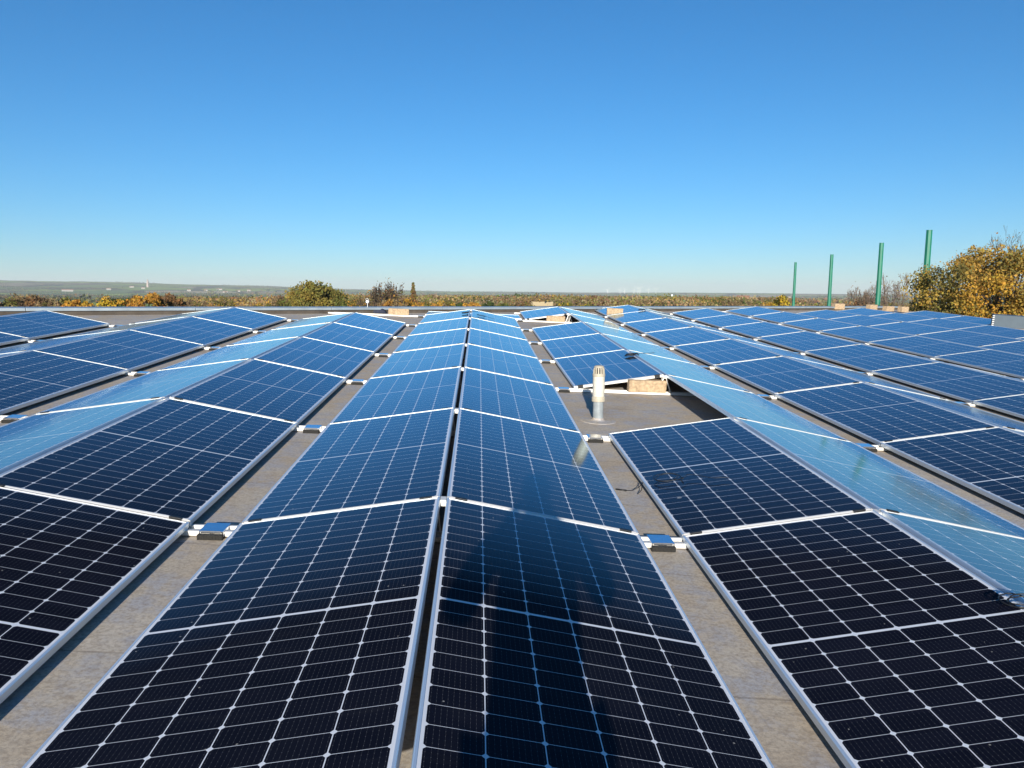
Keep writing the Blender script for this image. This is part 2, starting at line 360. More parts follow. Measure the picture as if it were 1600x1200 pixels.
# roof slab: the far edge runs obliquely across the rows
PX0, PY0, PX1, PY1 = -26.0, 3.15, 20.5, 33.1
pd = Vector((PX1 - PX0, PY1 - PY0, 0)).normalized(); pn = Vector((-pd.y, pd.x, 0))
outline = [(-26, -9), (18.7, -9), (18.7, 31.94), (-26, 3.15)]
building = thing('flat_roof_building', 'flat roofed building under the solar panels, beige weathered roof covering', 'building', ROOF.copy())
step = 0.5
mesh_obj('roof', [(x, y, ROOF_Z) for x, y in outline], [(0, 1, 2, 3)], M_roof, building)
ov = [(x, y, ROOF_Z - .006) for x, y in outline] + [(x, y, -10.8) for x, y in outline]
mesh_obj('wall', ov, [(i, 4 + i, 4 + (i + 1) % 4, (i + 1) % 4) for i in range(4)], M_roofwall, building)
def edge_cap(a, b, name_up='parapet_upstand', h=0.085, inset=0.06):
    a = Vector((a[0], a[1], 0)); b = Vector((b[0], b[1], 0)); d = (b - a).normalized(); nrm = Vector((-d.y, d.x, 0)); L = (b - a).length
    M = Matrix((d, nrm, Vector((0, 0, 1)))).transposed().to_4x4(); M.translation = a
    u = MB(); u.box(0, L, -.03, .22, ROOF_Z - .004, ROOF_Z + h, M=M); u.build(name_up, M_void if False else M_upst, building)
    c = MB()
    k = 0; x = 0.0
    while x < L - 0.01:
        x1 = min(L, x + 3.0)
        c.box(x + .004, x1 - .004, -.07 , .27, ROOF_Z + h + .002, ROOF_Z + h + .058, M=M, bev=.006); x = x1
    c.build('capping', M_cap, building)
M_upst = simple('dark_upstand', (0.075, 0.062, 0.05), 0.9, 0, 0.3, 4)
edge_cap((-26, 3.15 - .25), (18.7, 31.94 - .25))

# ------------------------------------------------------------------ solar rows
P = 2.298; Y0 = 3.716; HW = 1.0527; G = 0.020; H = 0.1767
RX = {-5: -12.05, -4: -9.62, -3: -7.199, -2: -4.774, -1: -2.364, 0: 0.0, 1: 2.3405, 2: 4.7058, 3: 7.0995, 4: 9.5126, 5: 11.925, 6: 14.338, 7: 16.75}
ROWNAME = {-5: 'fifth row left of centre', -4: 'fourth row left of centre', -3: 'third row left of centre', -2: 'second row left of centre', -1: 'first row left of centre', 0: 'central row', 1: 'first row right of centre', 2: 'second row right of centre', 3: 'third row right of centre', 4: 'fourth row right of centre', 5: 'fifth row right of centre', 6: 'sixth row right of centre', 7: 'seventh row right of centre'}
LAST = {-5: 4, -4: 4, -3: 5, -2: 6, -1: 6, 0: 7, 1: 8, 2: 9, 3: 9, 4: 10, 5: 10, 6: 11, 7: 11}
FIRST = {7: 10}
MISSING = {(1, 'L', 3), (1, 'L', 7)}
ORD = ['', 'nearest', 'second nearest', 'third nearest', 'fourth nearest', 'fifth nearest', 'sixth nearest', 'seventh nearest', 'eighth nearest', 'ninth nearest', 'tenth nearest']
cam_inv = cm.inverted()
def proj(pw):
    q = cam_inv @ pw
    if q.z > -0.05: return None
    return (800 + 1148.7 * q.x / -q.z, 600 - 1148.7 * q.y / -q.z)

SL = math.atan2(H, HW - G)
def build_panel_meshes():
    hx, hy = PW / 2, PL / 2; lip = 0.010; fr = MB()
    # long sides (top plane at z = 0, body below), small rounded shoulders
    for s in (-1, 1):
        prof = [(hx, -PT), (hx, -.0025), (hx - .0025, 0), (hx - lip, 0), (hx - lip, -.004), (hx - .030, -.0055) if False else (hx - lip, -.006), (hx - .003, -PT + .002), (hx - .028, -PT)]
        prof = [(hx - .028, -PT), (hx, -PT), (hx, -.003), (hx - .003, 0), (hx - lip, 0), (hx - lip, -.006)]
        vs = [(s * px, yy, pz) for yy in (-hy, hy) for px, pz in prof]; k = len(prof)
        fs = [(i, i + 1, k + i + 1, k + i) for i in range(k - 1)]
        if s < 0: fs = [tuple(reversed(f)) for f in fs]
        fr.add(vs, fs, 0)
    for s in (-1, 1):
        prof = [(hy - .028, -PT), (hy, -PT), (hy, -.0085), (hy - .0065, -.0018), (hy - .009, 0.0), (hy - lip, 0), (hy - lip, -.006)]
        vs = [(xx, s * py, pz) for xx in (-hx + .0125, hx - .0125) for py, pz in prof]; k = len(prof)
        fs = [(i, k + i, k + i + 1, i + 1) for i in range(k - 1)]
        if s < 0: fs = [tuple(reversed(f)) for f in fs]
        fr.add(vs, fs, 1)
        for e in (-1, 1):                      # mitred ends of the long sides
            xs = (e * (hx - .0125), e * hx)
            fr.add([(xs[0], s * hy, -PT), (xs[1], s * hy, -PT), (xs[1], s * hy, -.003), (xs[0], s * hy, 0)], [(0, 1, 2, 3)], 1)
    frame = fr.build('frame', None, mats=[M_frame_y, M_frame_x]); 
    g = MB(); g.box(-hx + .004, hx - .004, -hy + .004, hy - .004, -.008, -.0035)
    gl = mesh_obj('glass', g.v, g.f, None, mats=[M_back, M_cell], fmat=[0, 1, 0, 0, 0, 0])
    cl = {}
    for s in (-1, 1):
        c = MB(); xc = s * (hx - .075)
        c.box(xc - .032, xc + .032, -hy - .0125, -hy + .011, -.001, .005, bev=.0015); c.box(xc - .030, xc + .030, -hy - .011, -hy - .002, -.03, -.001)
        cl[s] = c.build('clamp', M_clamp)
    return frame, gl, cl
PF, PG, PC = build_panel_meshes()
PARTS = [PF, PG, PC[-1], PC[1]]
used_first = [False]
GROUP = 'solar panels laid in east west rows on the flat roof'
def panel(m, label, group=GROUP, clamps=True):
    root = thing('solar_panel', label, 'solar panel', m, group)
    fr = None
    for o in (PARTS if clamps else PARTS[:2]):
        if not used_first[0]: c = o
        else: c = o.copy(); COL.objects.link(c)
        if fr is None: fr = c
        c.parent = fr if o in PARTS[2:] else root
    used_first[0] = True
    return root
def slope_matrix(row, side, k, jit=True):
    # origin on the glass side centre; the panel's top plane passes through eave (z 0) and ridge (z H)
    xm = (HW + G) / 2 * (-1 if side == 'L' else 1); ang = -SL if side == 'L' else SL
    rr = random.Random(row * 131 + k * 7 + (3 if side == 'L' else 0))
    j = (rr.uniform(-.0035, .0035), rr.uniform(-.0030, .0030)) if jit else (0, 0)
    rot = Matrix.Rotation(ang + j[0], 3, 'Y') @ Matrix.Rotation(j[1], 3, 'X')
    return on_roof(RX[row] + xm, Y0 + (k - 1.5) * P, H / 2, rot)
def in_view(m, mg=0.0):
    c = 0; pts = []
    for sx in (-1, -.5, 0, .5, 1):
        for sy in (-1, -.8, -.6, -.4, -.2, 0, .2, .4, .6, .8, 1):
            q = proj(m @ Vector((sx * PW / 2, sy * PL / 2, 0)))
            if q and -mg <= q[0] <= 1600 + mg and -mg <= q[1] <= 1200 + mg: c += 1
    return c
visible = {}
for row in sorted(RX):
    for side in 'LR':
        o = 0; wait = []
        for k in range(FIRST.get(row, 1), LAST[row] + 1):
            if (row, side, k) in MISSING: continue
            m = slope_matrix(row, side, k)
            iv = in_view(m)
            if iv == 0:
                if in_view(m, 420) and o == 0: panel(m, 'panel just short of the nearest visible one, %s slope, %s' % ('left' if side == 'L' else 'right', ROWNAME[row]))
                continue
            o += 1
            panel(m, '%s solar panel on the %s slope of the %s' % (ORD[o], 'left' if side == 'L' else 'right', ROWNAME[row]))
            visible[(row, side, k)] = o
# panel lying flat beyond the end of the central row
panel(on_roof(0.06, Y0 + 6 * P + .58, .0, Matrix.Rotation(R(90), 3, 'Z')), 'solar panel lying flat behind the far end of the central row', clamps=False)

# rails, ridge posts and gutter connectors at every seam
def rail_meshes(length):
    r = MB(); a = -length / 2; b = length / 2; z = ROOF_Z
    r.box(a, b, -.048, .048, z + .008, z + .013)
    for yy in (-.048, .030): r.box(a, b, yy, yy + .018, z + .0125, z + .034)
    r.box(a, b, -.006, .006, z + .0125, z + .024)
    rail = r.build('base_rail', M_rail)
    p = MB()
    for s in (-1, 1):
        p.tube([(s * .075, 0, z + .034), (s * .016, 0, H - .045)], .009, 4)
        p.tube([(s * .012, .02, z + .034), (s * .03, .02, H - .05)], .006, 4)
    p.box(-.03, .03, -.028, .028, H - .046, H - .040)
    p.box(-.015, .015, -.03, .03, H - .040, H - .012)
    post = p.build('ridge_post', M_rail)
    return rail, post
RAIL, POST = rail_meshes(2.388)
first_rail = [True]
SEAM = ['first', 'second', 'third', 'fourth', 'fifth', 'sixth', 'seventh', 'eighth', 'ninth', 'tenth', 'eleventh', 'twelfth']
def add_rail(row, s, o):
    t = thing('mounting_rail', 'white aluminium rail under the %s seam from the front, %s' % (SEAM[o], ROWNAME[row]), 'mounting rail', on_roof(RX[row], Y0 + (s - 1) * P, 0), 'aluminium rails crossing under the panel rows')
    for q in ((RAIL,) if (row == -1 and s > LAST[row]) else (RAIL, POST)):
        if first_rail[0]: c = q
        else: c = q.copy(); COL.objects.link(c)
        c.parent = t
    first_rail[0] = False
def inside(q, mg=0): return q and -mg < q[0] < 1600 + mg and -mg < q[1] < 1200 + mg
for row in sorted(RX):
    o = 0
    for s in range(0, LAST[row] + (2 if row == -1 else 1)):
        if s < FIRST.get(row, 1) - 1: continue
        if any(inside(proj(on_roof(RX[row] + d, Y0 + (s - 1) * P, 0) @ Vector((0, 0, 0))), 10) for d in (-1.2, -.9, -.6, -.3, 0, .3, .6, .9, 1.2)):
            add_rail(row, s, o); o += 1
def connector_meshes():
    z = ROOF_Z; p = MB()
    p.box(-.062, .062, -.062, .060, z + .036, z + .040, bev=.001)
    p.box(-.062, -.056, -.062, .060, z + .012, z + .036); p.box(.056, .062, -.062, .060, z + .012, z + .036)
    p.box(-.05, .05, -.066, -.0625, z + .030, z + .043)
    plate = p.build('cover_plate', M_plate)
    r = MB(); r.box(-.064, .064, -.085, .075, z + .001, z + .0075); r.box(-.064, .064, -.088, -.0645, z + .001, z + .028, bev=.003)
    for i in range(9): r.box(-.062 + i * .0142, -.054 + i * .0142, -.0905, -.0885, z + .004, z + .026)
    pad = r.build('rubber_pad', M_rubber)
    return plate, pad
PLATE, PAD = connector_meshes(); first_c = [True]
def add_connector(a, b, s, o):
    m = on_roof((RX[a] + RX[b]) / 2, Y0 + (s - 1) * P, 0)
    if not inside(proj(m @ Vector((0, 0, 0))), 20): return False
    where = 'left of ' + ROWNAME[b] if b <= 0 else 'right of ' + ROWNAME[a]
    t = thing('rail_connector', 'connector plate at %s seam from the front, gutter %s' % (SEAM[o], where), 'connector', m, 'bright connector plates joining the rails in the gutters')
    for q in (PLATE, PAD):
        if first_c[0]: c = q
        else: c = q.copy(); COL.objects.link(c)
        c.parent = t
    first_c[0] = False
    return True
for a in range(-3, 4):
    o = 0
    for s in range(0, min(LAST[a], LAST[a + 1]) + 1):
        if add_connector(a, a + 1, s, o): o += 1
    if a == -1: add_connector(-1, 0, 7, o)

# ------------------------------------------------------------------ small things on the roof
def block(m, label, group='buff ballast blocks weighing down the rails', size=(.44, .10, .15)):
    b = MB(); sx, sy, sz = size
    bm = bmesh.new(); bmesh.ops.create_cube(bm, size=1)
    for v in bm.verts: v.co = Vector((v.co.x * sx, v.co.y * sy, (v.co.z + .5) * sz))
    bmesh.ops.bevel(bm, geom=list(bm.edges), offset=.006, segments=2, affect='EDGES')
    bmesh.ops.subdivide_edges(bm, edges=[e for e in bm.edges if e.calc_length() > .08], cuts=5, use_grid_fill=True)
    rr = random.Random(len(label))
    for v in bm.verts: v.co += Vector([rr.uniform(-.0018, .0018) for _ in range(3)])
    me = bpy.data.meshes.new('ballast_block'); bm.to_mesh(me); bm.free(); me.materials.append(M_concrete)
    o = link(bpy.data.objects.new('ballast_block', me)); o.matrix_world = m
    return tag(o, label, 'ballast block', group)
RT = ROOF_Z + .036
block(on_roof(2.13, Y0 + 2 * P - .02, RT, Matrix.Rotation(R(3), 3, 'Z')), 'buff ballast block under the open panel edge behind the vent pipe', size=(.44, .10, .135))
block(on_roof(2.02, Y0 + 6 * P - .02, RT), 'buff ballast block under the open panel edge beyond the second gap', size=(.44, .10, .13))
block(on_roof(-1.70, Y0 + 6 * P, RT), 'buff ballast block alone on a bare rail left of the central row', size=(.48, .12, .145))
block(on_roof(3.92, 20.1, RT + .01, Matrix.Rotation(R(-4), 3, 'Z')), 'buff ballast block standing at the far left corner of the second row right', size=(.44, .10, .20))
block(on_roof(14.6, 29.0, RT, Matrix.Rotation(R(20), 3, 'Z')), 'buff ballast block right beside the second green pole', size=(.52, .2, .23))
block(on_roof(16.2, 29.4, RT, Matrix.Rotation(R(30), 3, 'Z')), 'buff ballast block left of the third green pole, leftmost of three', size=(.50, .2, .23))
block(on_roof(16.85, 29.3, RT, Matrix.Rotation(R(28), 3, 'Z')), 'buff ballast block right below the third green pole, middle of three', size=(.50, .2, .20))
block(on_roof(17.35, 29.1, RT, Matrix.Rotation(R(24), 3, 'Z')), 'buff ballast block right of the third green pole, rightmost of three', size=(.42, .2, .22))

# vent pipe
vp = thing('vent_pipe', 'grey and cream plastic vent pipe with slotted cowl standing on bare roof', 'vent pipe', on_roof(1.33, 6.81, ROOF_Z) @ PLUMB)
b = MB(); b.lathe([(.0495, 0), (.0495, .21)], 32); b.build('lower_pipe', M_pipe, vp, smooth=True)
b = MB(); b.lathe([(.175, .0005), (.172, .004), (.12, .005), (.075, .007), (.058, .014), (.052, .030), (.0495, .031)], 40); b.build('flashing_collar', M_roof, vp, PLUMB.inverted())
b = MB(); b.lathe([(.0505, .186), (.063, .186), (.064, .188), (.064, .222), (.0625, .228), (.060, .232), (.0575, .236)], 36); b.build('socket', M_upvc_tan, vp)
b = MB(); b.lathe([(.057, .234), (.057, .435), (.0575, .437)], 32); b.build('upper_pipe', M_upvc, vp, smooth=True)
b = MB(); b.lathe([(.0577, .425), (.060, .428), (.060, .446), (.057, .452)], 32)
for i in range(14):
    a = 2 * math.pi * i / 14; d = Vector((math.cos(a), math.sin(a), 0)); t = Vector((-d.y, d.x, 0))
    pts = [d * .055 + Vector((0, 0, .446)), d * .0525 + Vector((0, 0, .49)), d * .043 + Vector((0, 0, .515))]
    for p0, p1 in zip(pts, pts[1:]):
        q = [p0 - t * .0062, p0 + t * .0062, p1 + t * .005, p1 - t * .005]; qi = [x - d * .006 for x in q]
        b.add(q + qi, [(0, 1, 2, 3), (7, 6, 5, 4), (0, 4, 5, 1), (1, 5, 6, 2), (2, 6, 7, 3), (3, 7, 4, 0)])
b.lathe([(.0465, .508), (.0475, .516), (.040, .524), (.02, .529), (.0005, .530)], 32)
b.build('cowl', M_upvc_tan, vp)
b = MB(); b.lathe([(.045, .44), (.042, .50), (.036, .507), (.0005, .507)], 24); b.build('dark_core', M_void, vp)

# cable coils
def coil(m, label, loops, r, wire=.0035, tail=True, seed=1, grp='black cable coils left on the panels'):
    rr = random.Random(seed); b = MB(); pts = []
    n = 26
    for i in range(loops * n + 1):
        a = 2 * math.pi * i / n; l = i / n
        q = r * (1 + .10 * math.sin(a * .37 + seed) + .06 * math.sin(a * 1.13 + seed * 2))
        pts.append((q * math.cos(a) + .02 * math.sin(l * 2.1 + seed), q * .8 * math.sin(a) + .02 * math.cos(l * 1.7), .006 + .0035 * (i % 7) / 7 + .012 * abs(math.sin(a * .5 + l)) + .003 * l))
    if tail:
        e = Vector(pts[-1])
        for i in range(1, 9): pts.append(tuple(e + Vector((.03 * i, -.02 * i + .02 * math.sin(i), -.001 * i))))
    b.tube(pts, wire, 6)
    for px in (-1,): b.tube([Vector(pts[0]), Vector(pts[0]) + Vector((0, -.06, .002))], wire * 2, 6)
    o = b.build('cable_coil', M_cable, smooth=True); o.matrix_world = m
    return tag(o, label, 'cable coil', grp)
def on_slope(row, side, x, y):
    t = (HW - abs(x)) / (HW - G); ang = -SL if side == 'L' else SL
    return on_roof(RX[row] + x, y, H * t + .003, Matrix.Rotation(ang, 3, 'Y'))
coil(on_slope(1, 'L', -.07, 9.9), 'thick black cable coil on the panel behind the vent pipe', 4, .075, .004, seed=2)
coil(on_slope(1, 'L', -.90, 4.62), 'thin single cable loop on the eave right of the central row', 2, .085, .0022, seed=3)
coil(on_slope(1, 'L', -.03, 2.60), 'black cable coil at right edge of the photo on near panel', 3, .062, .0026, seed=4)
coil(on_slope(0, 'L', -.11, 16.2), 'black cable coil on the left far end of the central row', 5, .07, .0042, seed=5)
coil(on_slope(0, 'R', .22, 15.9), 'black cable strand on the right far end of the central row', 2, .09, .003, seed=6)
coil(on_slope(2, 'L', -.10, 19.9), 'black cable coil on the far end of the second row right', 4, .075, .0045, seed=7)
# loose plug end hanging at the eave of the first row on the right
b = MB(); b.tube([(0, 0, 0), (-.03, -.03, -.02), (-.07, -.03, -.045), (-.11, -.01, -.055)], .0028, 6); b.tube([(-.11, -.01, -.055), (-.175, .02, -.058)], .007, 8); b.tube([(-.005, .01, 0), (-.02, -.06, -.03), (-.05, -.09, -.05)], .0028, 6)
o = b.build('cable_plug', M_cable, smooth=True); o.matrix_world = on_roof(RX[1] - HW - .004, 4.66, -.008)
tag(o, 'black plug end of a cable hanging off the eave beside the thin loop', 'cable')

# weather sensor and cloth bag by the far edge
ws = thing('weather_sensor', 'small white globe on a thin stand near the far roof edge', 'sensor', on_roof(-2.52, 18.1, ROOF_Z) @ PLUMB)
b = MB(); b.tube([(0, 0, 0), (0, 0, .24)], .008, 8); b.lathe([(.06, 0), (.06, .012), (.012, .016)], 12); b.build('stand', M_rail, ws)
b = MB(); b.lathe([(.001, .235), (.036, .243), (.044, .275), (.034, .305), (.001, .315)], 16); b.build('globe', M_white, ws, smooth=True)
b = MB(); b.tube([(-.05, 0, .33), (0, 0, .35), (.035, 0, .32)], .006, 6); b.build('bracket', M_rail, ws)
bm = bmesh.new(); bmesh.ops.create_icosphere(bm, subdivisions=3, radius=1)
for v in bm.verts:
    c = v.co; k = 1 + .12 * math.sin(c.x * 5 + c.y * 3) + .08 * math.sin(c.y * 9 + c.z * 4)
    v.co = Vector((c.x * .22 * k, c.y * .13 * k, max(c.z, -.3) * .085 * k + .026))
me = bpy.data.meshes.new('cloth_bag'); bm.to_mesh(me); bm.free(); me.materials.append(M_bag); me.polygons.foreach_set('use_smooth', [True] * len(me.polygons))
o = link(bpy.data.objects.new('cloth_bag', me)); o.matrix_world = on_roof(-2.28, 18.2, ROOF_Z + .005)
tag(o, 'dark navy cloth bag slumped on the roof next to white globe', 'bag')

# boxed pallet at the right
bp = thing('boxed_pallet', 'blue grey boxed pallet with dotted corner strips at the right roof edge', 'pallet', on_roof(16.22, 21.45, ROOF_Z, Matrix.Rotation(R(-33), 3, 'Z')))
b = MB(); b.box(-.50, .50, -.40, .40, .10, .46, bev=.008); b.build('box', M_crate, bp)
b = MB()
for yy in (-.38, -.045, .29): b.box(-.51, .51, yy, yy + .09, 0.002, .075)
b.box(-.52, .52, -.42, .42, .076, .098); b.build('pallet_base', simple('pallet_wood', (.33, .25, .16), .9), bp)
for sx in (-1, 1):
    b = MB()
    for i in range(6): b.box(sx * .485 - .03, sx * .485 + .03, -.412, -.3, .11 + i * .055, .139 + i * .055)
    st = b.build('corner_strip', M_clamp, bp)
    b = MB()
    for i in range(6): b.box(sx * .485 - .026, sx * .485 + .026, -.408, -.3, .140 + i * .055, .164 + i * .055)
    b.build('corner_spacer', M_white, st)
b = MB(); b.box(.535, .60, -.40, -.05, .02, .42); b.build('side_sheet', M_white, bp)

# ------------------------------------------------------------------ vegetation
def leaf_mesh(name, items, parent=None, m=None):
    """items: (centre, size, colour, rng) -> one four-cornered leaf spray each"""
    vs = []; fs = []; cols = []
    for c, s, col, rr in items:
        a = rr.uniform(0, 6.283); z = rr.uniform(-.5, 1.0); q = math.sqrt(max(0, 1 - z * z)); nrm = Vector((q * math.cos(a), q * math.sin(a), z))
        u = nrm.orthogonal().normalized(); u.rotate(Quaternion(nrm, rr.uniform(0, 6.283))); v = nrm.cross(u)
        l = s * rr.uniform(.6, 1.3); wd = l * rr.uniform(.5, .9); b = len(vs)
        vs += [tuple(c - u * l * .5), tuple(c + v * wd * .5 + nrm * l * .1), tuple(c + u * l * .5), tuple(c - v * wd * .5 + nrm * l * .1)]
        fs.append((b, b + 1, b + 2, b + 3)); cols.append(col)
    me = bpy.data.meshes.new(name); me.from_pydata(vs, [], fs); me.materials.append(M_leaf)
    at = me.color_attributes.new('tone', 'FLOAT_COLOR', 'CORNER')
    at.data.foreach_set('color', [x for c in cols for _ in range(4) for x in (*c, 1.0)])
    me.update()
    o = link(bpy.data.objects.new(name, me))
    if parent: o.parent = parent
    if m is not None: o.matrix_basis = m
    return o
def vary(rr, col, k=.25):
    f = 1 + rr.uniform(-k, k); return tuple(max(.004, c * f * (1 + rr.uniform(-.10, .10))) for c in col)
def branch(b, p, d, L, r, depth, rr, up=.15, n=5, spread=.6, shrink=.68, tips=None, rmin=.02):
    pts = [p]; q = p; dd = d.normalized(); segs = 3
    for i in range(segs):
        dd = (dd + Vector((rr.uniform(-.2, .2), rr.uniform(-.2, .2), rr.uniform(-.1, .2) + up * .3))).normalized()
        q = q + dd * L / segs; pts.append(q)
    b.tube(pts, [max(rmin, r * q) for q in (1, .88, .76, .62)], n, caps=False)
    if depth == 0:
        if tips is not None: tips.append(q)
        return
    for i in range(rr.choice((2, 3, 3))):
        v = dd.orthogonal().normalized(); v.rotate(Quaternion(dd, rr.uniform(0, 6.283)))
        nd = (dd + v * rr.uniform(spread * .5, spread * 1.3) + Vector((0, 0, up))).normalized()
        st = pts[rr.choice((2, 3, 3))]
        branch(b, st, nd, L * shrink * rr.uniform(.8, 1.15), r * .58, depth - 1, rr, up, max(3, n - 1), spread, shrink, tips, rmin)
def tree(name, label, cat, az, r, ztop, halfw, cols, nclump, nleaf, lsize, depth_k=0.9, zlow=None, seed=1, dark=0.5, group=None, fill=.9, shape=None, trunk_r=.25, csize=(.13, .27)):
    rr = random.Random(seed); base = pol(az, r); top = ztop; zl = base.z + 2.0 if zlow is None else zlow
    root = thing(name, label, cat, Matrix.Translation(base), group)
    hc = (top - zl) / 2; cz = (top + zl) / 2 - base.z
    t = MB(); th = max(1.5, zl - base.z + hc * .5)
    t.tube([(0, 0, -.3), (.05, .02, th * .5), (0, .05, th)], [trunk_r * 1.25, trunk_r, trunk_r * .7], 8)
    items = []
    for i in range(nclump):
        while True:
            v = Vector((rr.uniform(-1, 1), rr.uniform(-1, 1), rr.uniform(-1, 1)))
            if .15 < v.length < 1: break
        v = v.normalized() * (v.length ** .45) * .86
        if shape: v = shape(v, rr)
        c = Vector((v.x * halfw, v.y * halfw * depth_k, v.z * hc + cz))
        cr = halfw * rr.uniform(*csize) * (1 if nclump > 20 else 1.5)
        if i % 2 == 0:
            s0 = Vector((0, 0, th * rr.uniform(.6, 1.0))); mid = s0.lerp(c, .55) + Vector((0, 0, rr.uniform(-.05, .12) * hc))
            t.tube([s0, mid, c], [trunk_r * .45, trunk_r * .22, trunk_r * .06], 5, caps=False)
        col = rr.choice(cols)
        for k in range(nleaf):
            o = Vector((rr.gauss(0, .5), rr.gauss(0, .5), rr.gauss(0, .42)))
            if o.length > 1.05: o = o.normalized() * rr.uniform(.6, 1.05)
            items.append((c + o * cr, lsize, vary(rr, col if rr.random() < .88 else rr.choice(cols), .3), rr))
    t.build('trunk', M_bark, root, smooth=True)
    leaf_mesh('crown', items, root)
    return root
def bare_tree(name, label, cat, az, r, ztop, halfw, seed, depth=6, spread=.8, trunk_r=.22, leafcols=None, nl=0, lsize=.3, up=.10, mat=None, start=.2, fine=.00030, stems=7):
    rr = random.Random(seed); base = pol(az, r); root = thing(name, label, cat, Matrix.Translation(base)); height = ztop - base.z
    b = MB(); tips = []
    for i in range(stems):
        a = 6.283 * i / stems + rr.uniform(-.4, .4)
        branch(b, Vector((0, 0, height * start * rr.uniform(.8, 1))), Vector((math.cos(a) * spread, math.sin(a) * spread, 1)), height * .27, trunk_r * .6, depth - 1, rr, up, 5, spread, .70, tips, r * fine)
    zs = sorted(p[2] for p in b.v); xs = sorted(abs(p[0]) for p in b.v); k = height / zs[int(len(zs) * .992)]; kx = halfw / xs[int(len(xs) * .97)]
    b.v = [(x * kx, y * kx, min(z * k, height * 1.04)) for x, y, z in b.v]; tips = [Vector((t.x * kx, t.y * kx, t.z * k)) for t in tips]; k = 1
    b.tube([(0, 0, -.3), (0, 0, height * start * 1.05)], [trunk_r * 1.2, trunk_r], 7, caps=False)
    b.build('trunk', mat or M_twig, root)
    if nl:
        items = []
        for i in range(nl):
            p = rr.choice(tips) * k; items.append((p + Vector((rr.gauss(0, .3), rr.gauss(0, .3), rr.gauss(0, .3))), lsize, vary(rr, rr.choice(leafcols)), rr))
        leaf_mesh('crown', items, root)
    return root
GOLD = (.46, .26, .035); AMBER = (.37, .19, .035); OLIVE = (.16, .145, .035); GREEN = (.075, .10, .024); DKG = (.04, .06, .02); RUST = (.22, .115, .045); TAN = (.25, .18, .09); YEL = (.50, .34, .03); BROWN = (.17, .11, .06)
EYE = 1.42
def ztop_px(x, y, r):      # height of a point seen so far above (+) or below (-) eye level, in 1/1149ths of the distance
    return EYE + r * y / 1149.0
# the big golden tree at the right, close behind the roof edge
def oakshape(v, rr):
    v = v.copy()
    if v.z < 0: v.x *= 1.05
    return v
def ez(r, px): return EYE + r * px / 1149.0
tree('hedge_bush', 'brown hedge bush below the bare tree at right', 'hedge', 30.8, 104, ez(104, -8), 5.0, [TAN, OLIVE, BROWN], 60, 180, .3, seed=36, zlow=-8)
tree('hedge_bush', 'brown hedge bush between the second and third green poles', 'hedge', 27.6, 108, ez(108, -9), 5.6, [TAN, RUST, BROWN], 60, 180, .3, seed=37, zlow=-8)
tree('hedge_bush', 'reddish hedge bush between the first and second green poles', 'hedge', 25.0, 112, ez(112, -17), 4.5, [RUST, BROWN, TAN], 50, 180, .3, seed=38, zlow=-8)
tree('yellow_bush', 'yellow leaved bush just left of the first green pole', 'shrub', 22.3, 140, ez(140, 5), 3.3, [YEL, GOLD, OLIVE, (.45, .33, .03), TAN], 60, 150, .32, .9, zlow=-8, seed=14)
bare_tree('bare_tree', 'bare dark branched tree with few orange leaves right of the round tree', 'tree', -7.35, 140, ez(140, 9), 4.3, 41, 7, .9, .3, [RUST, BROWN, BROWN, OLIVE, AMBER], 1500, .32, .04, M_bark, .12, .00035)
tree('autumn_oak', 'large golden leaved tree standing close behind the right roof edge', 'tree', 36.5, 74, ez(74, 67), 8.6, [GOLD, (.42, .26, .045), (.40, .24, .05), (.24, .19, .05), (.19, .16, .045), (.34, .23, .05), (.40, .27, .05)], 210, 330, .21, .8, zlow=-4.6, seed=11, trunk_r=.42, csize=(.10, .18), shape=lambda v, q: Vector((v.x, v.y, v.z * (1 + .34 * abs(v.x)) if v.z > 0 else v.z)))
bare_tree('twiggy_tree', 'leafless dark twigged tree rising out of the golden tree at right', 'tree', 37.6, 77, ez(77, 80), 4.2, 21, 7, .6, .3, [GOLD, AMBER], 260, .2, .14, M_bark, fine=.00018)
tree('autumn_shrub', 'low orange leaved bush under the golden tree at the far right', 'shrub', 38.2, 70, ez(70, -22), 4.0, [GOLD, AMBER, RUST], 50, 240, .21, seed=12, zlow=-8)
tree('autumn_shrub', 'low golden bush left of the golden tree trunk behind the blue panels', 'shrub', 33.6, 71, ez(71, -2), 4.6, [GOLD, OLIVE, (.32, .22, .05), AMBER], 70, 280, .21, seed=13, zlow=-8)
bare_tree('bare_tree', 'pale leafless tree between the third green pole and the golden tree', 'tree', 29.9, 110, ez(110, 24), 3.6, 31, 7, .85, .25, [TAN], 300, .22, .04, fine=.00024)
bare_tree('bare_tree', 'low pale leafless thicket left of the third green pole', 'tree', 28.1, 118, ez(118, 6), 4.0, 33, 7, .9, .2, [TAN], 300, .22, .02, fine=.00024)
# big olive green tree left of centre
tree('round_tree', 'large round olive green tree beyond the roof edge left of centre', 'tree', -12.25, 120, EYE + 120 * 16 / 1149, 5.3, [(.20, .175, .04), OLIVE, (.11, .125, .03), (.30, .215, .045), (.24, .19, .04)], 130, 170, .36, .9, zlow=-6, seed=15, trunk_r=.4)
